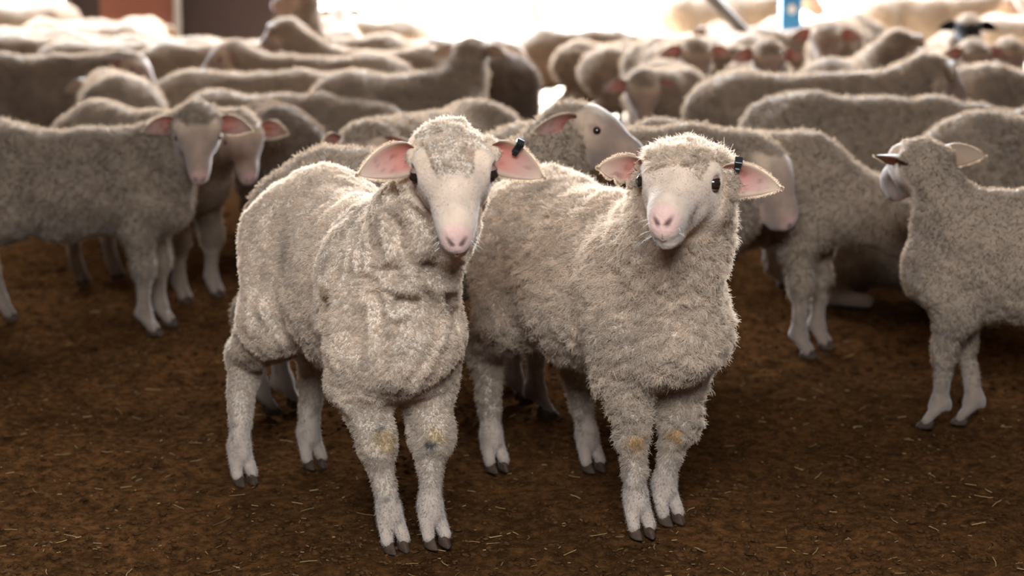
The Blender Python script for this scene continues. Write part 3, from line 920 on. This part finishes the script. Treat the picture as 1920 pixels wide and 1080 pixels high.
S('sheep with its face turned down behind the right front sheep', NEAR, 'withers', 1265, 238, heading=8, scale=1.03, head_px=(1420,285), head=(.47,-.03,.72), yaw=-45, pitch=-55, ears=[((-.7,.6,-.5),(.5,.6,.2))]*2, cap_x=.05, feet=[(-.07,0),(-.07,0),(0,0),(0,0)])
S('sheep stretching its neck down to the right with dark front shins', NEAR, 'foot', 1520, 660, heading=-30, scale=.97, head_px=(1735,430), head=(.64,.02,.46), pitch=-40, legdirt=1.0)
S('sheep at the right edge seen from behind with one ear held out sideways', NEAR, 'foot', 1774, 800, feet_px=[(1742,800),(1806,794),None,None], heading=158, scale=.90, head_px=(1738,290), head=(.29,.0,.84), yaw=-48, pitch=-22, dirt=.8, h=.007, strands=80000, srad=.0007, wlen=.006, neck=.60,
  ears=[((-.3,1,.1),(-.2,.2,-.9)), ((-.25,1,.02),(.9,.2,-.35))])
sheep('brown sheep lying on the floor under another sheep\'s outstretched neck', pos=(1.36,5.98,0), heading=170, scale=.95, head=(.44,0,.42), yaw=10, pitch=-20, lying=True, tone=.8, **NEAR)
S('sheep broadside behind the sheep with one ear out at the right edge', NEAR, 'hip', 1850, 210, heading=2, scale=1.0, head=(.46,0,.74), tone=.92)
S('round backed sheep with its rump left of the outstretched-ear sheep', MIDD, 'hip', 1500, 172, heading=-4, scale=1.0, head=(.5,0,.6), tone=.92)
S('sheep facing the camera with wide ears and white-lit chest, right of the opening', MIDD, 'hip', 1250, 113, heading=-84, scale=.98, head_px=(1203,152), head=(.45,0,.68), pitch=-58, h=.011)
S('sheep looking off to the upper right with a pale ear, back sloping to the left', MIDD, 'hip', 1395, 130, heading=2, scale=1.05, head_px=(1738,122), head=(.46,0,.78), yaw=25, pitch=-30)
S('sheep cropped by the right edge with a pink tail patch', MIDD, 'hip', 1850, 120, heading=3, scale=1.05, head=(.46,0,.70))
S('mottled sheep looking away with both ears spread, left of the opening', MIDD, 'hip', 665, 130, heading=30, scale=1.0, head_px=(880,92), head=(.42,0,.83), yaw=45, pitch=-10, dirt=.9)
S('dark rumped sheep facing away beside the bright opening', MIDD, 'hip', 945, 96, heading=94, scale=1.0, head=(.46,0,.62), tone=.8, **DARK)
S('sheep standing left of the gap with its head up facing left', MIDD, 'hip', 700, 100, heading=180, scale=1.0, head_px=(438,96), head=(.42,0,.80), yaw=14, pitch=-34, capwool=.9)
S('sheep with dark ear hole looking right at upper left', MIDD, 'withers', 150, 103, heading=0, scale=1.02, head_px=(238,112), head=(.45,0,.70), yaw=-22, pitch=-40, tone=.85)
S('sheep rump with white-lit back above the left-edge sheep', MIDD, 'hip', 225, 139, heading=108, scale=1.0, head=(.46,0,.62))
S('rounded sheep back behind the pink-eared sheep', MIDD, 'hip', 365, 129, heading=14, scale=.97, head=(.46,0,.62))
S('streaky white sheep back above the shade-darkened sheep', MIDD, 'hip', 405, 171, heading=8, scale=.90, head=(.46,0,.6))
S('sheep rump at the right border of the bright opening', MIDD, 'hip', 1150, 87, heading=-6, scale=.94, head=(.46,0,.66))
S('sheep back just left behind the rump beside the opening', MIDD, 'hip', 1092, 76, heading=24, scale=.94, head=(.46,0,.62))
S('sheep peering at the camera over the back beside the wide-eared sheep', MIDD, 'head', 1305, 88, heading=-80, scale=1.06, head=(.42,0,.69), yaw=-8, pitch=-55)
S('sheep with dark ears facing the camera below the diagonal pole', MIDD, 'head', 1440, 95, heading=-95, scale=1.0, head=(.42,0,.75), yaw=4, pitch=-52)
S('sheep with red ears looking at the camera under the blue column', MIDD, 'head', 1550, 58, heading=-112, scale=1.17, head=(.42,0,.65), yaw=8, pitch=-42)
S('tall-necked sheep looking right, right of the blue column', MIDD, 'hip', 1560, 109, heading=60, scale=1.0, head_px=(1682,70), head=(.42,0,.84), yaw=-15, pitch=-28)
S('sheep with red ears facing the camera near the right edge', MIDD, 'head', 1828, 92, heading=-86, scale=1.0, head=(.42,0,.72), pitch=-50)
S('sheep with a curled ear at the far right edge', MIDD, 'head', 1893, 88, heading=-96, scale=.97, head=(.42,0,.74), pitch=-50)
TAN = dict(fleece=srgb(112,82,54), face=srgb(112,82,54), leg=srgb(112,82,54))
BLK = dict(fleece=srgb(150,128,108), face=srgb(22,18,17), leg=srgb(40,34,30), pink=srgb(30,24,22))
S('black-headed sheep with black ears at upper right', MIDD, 'head', 1815, 42, heading=-98, scale=1.0, head=(.42,0,.78), pitch=-45, pal=BLK, ear_in=srgb(24,20,18), ear_rim=srgb(24,20,18), ear_back=srgb(22,18,16), nopink=1)
S('sheep raising its head out of view, in front of the brown steel wall', MIDD, 'hip', 722, 65, heading=180, scale=1.0, head_px=(577,-8), head=(.40,0,.92), pitch=-10, neck=1.05)
S('sheep turning away with one ear out, before the brown steel wall', MIDD, 'head', 540, 50, heading=178, scale=1.0, head=(.42,0,.81), yaw=-35, pitch=-25)
S('sheep back peeking over the left-facing sheep', FAR, 'mid', 565, 93, heading=178, scale=.93, head=(.46,0,.58))
S('brown sheep with its rump towards the opening at upper middle', FAR, 'hip', 760, 31, heading=178, scale=1.0, head=(.46,0,.66))
S('small round sheep head against the brightness, left of the upper middle rump', FAR, 'head', 638, 20, heading=95, scale=1.0, head=(.42,0,.78))
S('pale sheep back beyond the dark rumped sheep', FAR, 'hip', 930, 70, heading=150, scale=.97, head=(.46,0,.6))
S('pale sheep back behind the sheep with the dark ear hole', FAR, 'hip', 318, 77, heading=5, scale=1.0, head=(.46,0,.58))
S('sheep back against the dark end of the steel wall', FAR, 'mid', 450, 80, heading=0, scale=.92, head=(.46,0,.58))
S('brown sheep rump standing out against the red steel panel', FAR, 'hip', 250, 33, heading=88, scale=1.0, head=(.46,0,.6))
for lab, x, y, hd in (('topmost of the small pale sheep at upper left', 80, 34, 10), ('pale sheep back below the dark wall corner at upper left', 140, 42, -20),
                      ('leftmost of the small pale sheep at upper left', 2, 50, 0), ('pale sheep back in the middle of the upper left huddle', 18, 61, 0),
                      ('lowest of the small pale sheep at upper left', 130, 75, 0), ('rightmost of the small pale sheep at upper left', 240, 65, 0)):
    S(lab, FAR, 'hip', x, y, heading=hd, scale=.97, head=(.46,0,.58), group='small pale sheep at upper left')
S('sheep with a black ear above the rump beside the opening', FAR, 'hip', 1205, 60, heading=5, scale=.92, head=(.46,0,.6), ear_back=srgb(30,26,24), ear_in=srgb(30,26,24), ear_rim=srgb(30,26,24))
S('small brown sheep head over the peering sheep', FAR, 'head', 1345, 54, heading=100, scale=1.0, head=(.42,0,.70))
S('white-lit sheep back under the diagonal pole', FAR, 'hip', 1425, 52, heading=4, scale=1.0, head=(.46,0,.58))
S('white-lit sheep back at the foot of the blue column', FAR, 'hip', 1462, 34, heading=0, scale=1.0, head=(.46,0,.58))
S('pinkish sheep back between the blue column and the tall-necked sheep', FAR, 'hip', 1606, 18, heading=20, scale=1.0, head=(.46,0,.6))
S('sheep rump left of the black-headed sheep', FAR, 'hip', 1770, 9, heading=62, scale=1.0, head=(.46,0,.6))
S('white sheep back right of the black-headed sheep', FAR, 'hip', 1868, 26, heading=0, scale=1.0, head=(.46,0,.6))
S('tan sheep at the top edge above the tall-necked sheep', FAR, 'mid', 1715, -8, heading=0, scale=1.25, head=(.46,0,.66))
S('tan sheep at the top right corner', FAR, 'mid', 1872, -10, heading=10, scale=1.25, head=(.46,0,.66))
S('large tan sheep behind the diagonal pole', FAR, 'mid', 1345, -8, heading=2, scale=1.25, head=(.46,0,.7))
S('tan sheep cropped by the upper left corner', FAR, 'mid', 45, 10, heading=180, scale=1.15, head=(.46,0,.6))
S('brightly lit sheep facing the camera out in the yard beside the white post', FAR, 'foot', 1000, 86, heading=-84, scale=1.0, pal=TAN)
S('brightly lit sheep broadside in the yard at upper middle', FAR, 'foot', 740, 62, heading=180, scale=1.0, pal=TAN)
S('overexposed sheep back in the yard right of the white post', FAR, 'mid', 1080, 60, heading=0, scale=1.0, head=(.46,0,.58))

# ------------------------------------------------------------------ litter on the floor
def floor_z(p):
    amp = .022
    return amp * ((noise(p, 3.1, 1)-.5)*.8 + (noise(p, 9, 2)-.5)*.8 + (noise(p, 26, 3)-.5)*.6 + (noise(p, 55, 4)-.5)*.35) - amp*.45
rng = np.random.default_rng(3)
def litter(name, n, mat, label, kind):
    y = 3.1 + 6.5 * rng.random(n) ** 1.8
    x = (rng.random(n) - .5) * 2 * (.36 * y + .3)
    p = np.stack([x, y, np.zeros(n)], 1); p[:, 2] = floor_z(p)
    V = []; F = []
    if kind == 'straw':
        a = rng.random(n) * math.pi; L = .003 + .020 * rng.random(n) ** 4; w = .0005 + .0010 * rng.random(n)
        d = np.stack([np.cos(a), np.sin(a), rng.normal(0, .12, n)], 1); s = np.stack([-np.sin(a), np.cos(a), np.zeros(n)], 1)
        up = np.array([0, 0, 1.0])
        c = p + up * .003
        prof = [(-1, 0), (0, .12), (1, 0)]
        for t, b in prof:
            q = c + d * (L * t)[:, None] + s * (L * b * rng.normal(0, 1, n))[:, None]
            V += [q + s * w[:, None], q - s * w[:, None], q + up * w[:, None] * 1.4]
        V = np.stack(V, 1).reshape(-1, 3)
        base = np.arange(n)[:, None] * 9
        tri = []
        for i in (0, 3):
            for u, v in ((0, 1), (1, 2), (2, 0)):
                tri.append([i+u, i+v, i+3+v, i+3+u])
        F = (base[:, None, :] + np.array(tri)[None]).reshape(-1, 4)
    else:
        r = .0015 + .0055 * rng.random(n) ** 3
        oc = np.array([(1,0,0),(-1,0,0),(0,1,0),(0,-1,0),(0,0,1),(0,0,-1),(.6,.6,.5),(-.6,.6,.5),(.6,-.6,.5),(-.6,-.6,.5)])
        tri = np.array([(0,6,4),(6,2,4),(2,7,4),(7,1,4),(1,9,4),(9,3,4),(3,8,4),(8,0,4),(0,2,6),(2,1,7),(1,3,9),(3,0,8),(2,0,5),(1,2,5),(3,1,5),(0,3,5)])
        sc_ = rng.uniform(.6, 1.4, (n, 1, 3)) * np.array([1.2, 1.2, .6])
        a = rng.random(n) * 6.28; ca, sa = np.cos(a), np.sin(a)
        Q = oc[None] * sc_ * (1 + .25 * rng.normal(0, 1, (n, 10, 1))) * r[:, None, None]
        X = Q[..., 0] * ca[:, None] - Q[..., 1] * sa[:, None]; Y = Q[..., 0] * sa[:, None] + Q[..., 1] * ca[:, None]
        V = (np.stack([X, Y, Q[..., 2]], -1) + p[:, None, :] + np.array([0, 0, .001])).reshape(-1, 3)
        F = (np.arange(n)[:, None, None] * 10 + tri[None]).reshape(-1, 3)
    o = new_mesh(name, V, F, mat, fl, kind == 'clod')
    tag(o, label, kind='stuff')
litter('dung_clods', 40000, M['clod'], 'dark brown dung crumbs scattered over the shed floor', 'clod')
litter('straw_bits', 2600, M['straw'], 'pale broken straw bits scattered over the shed floor', 'straw')
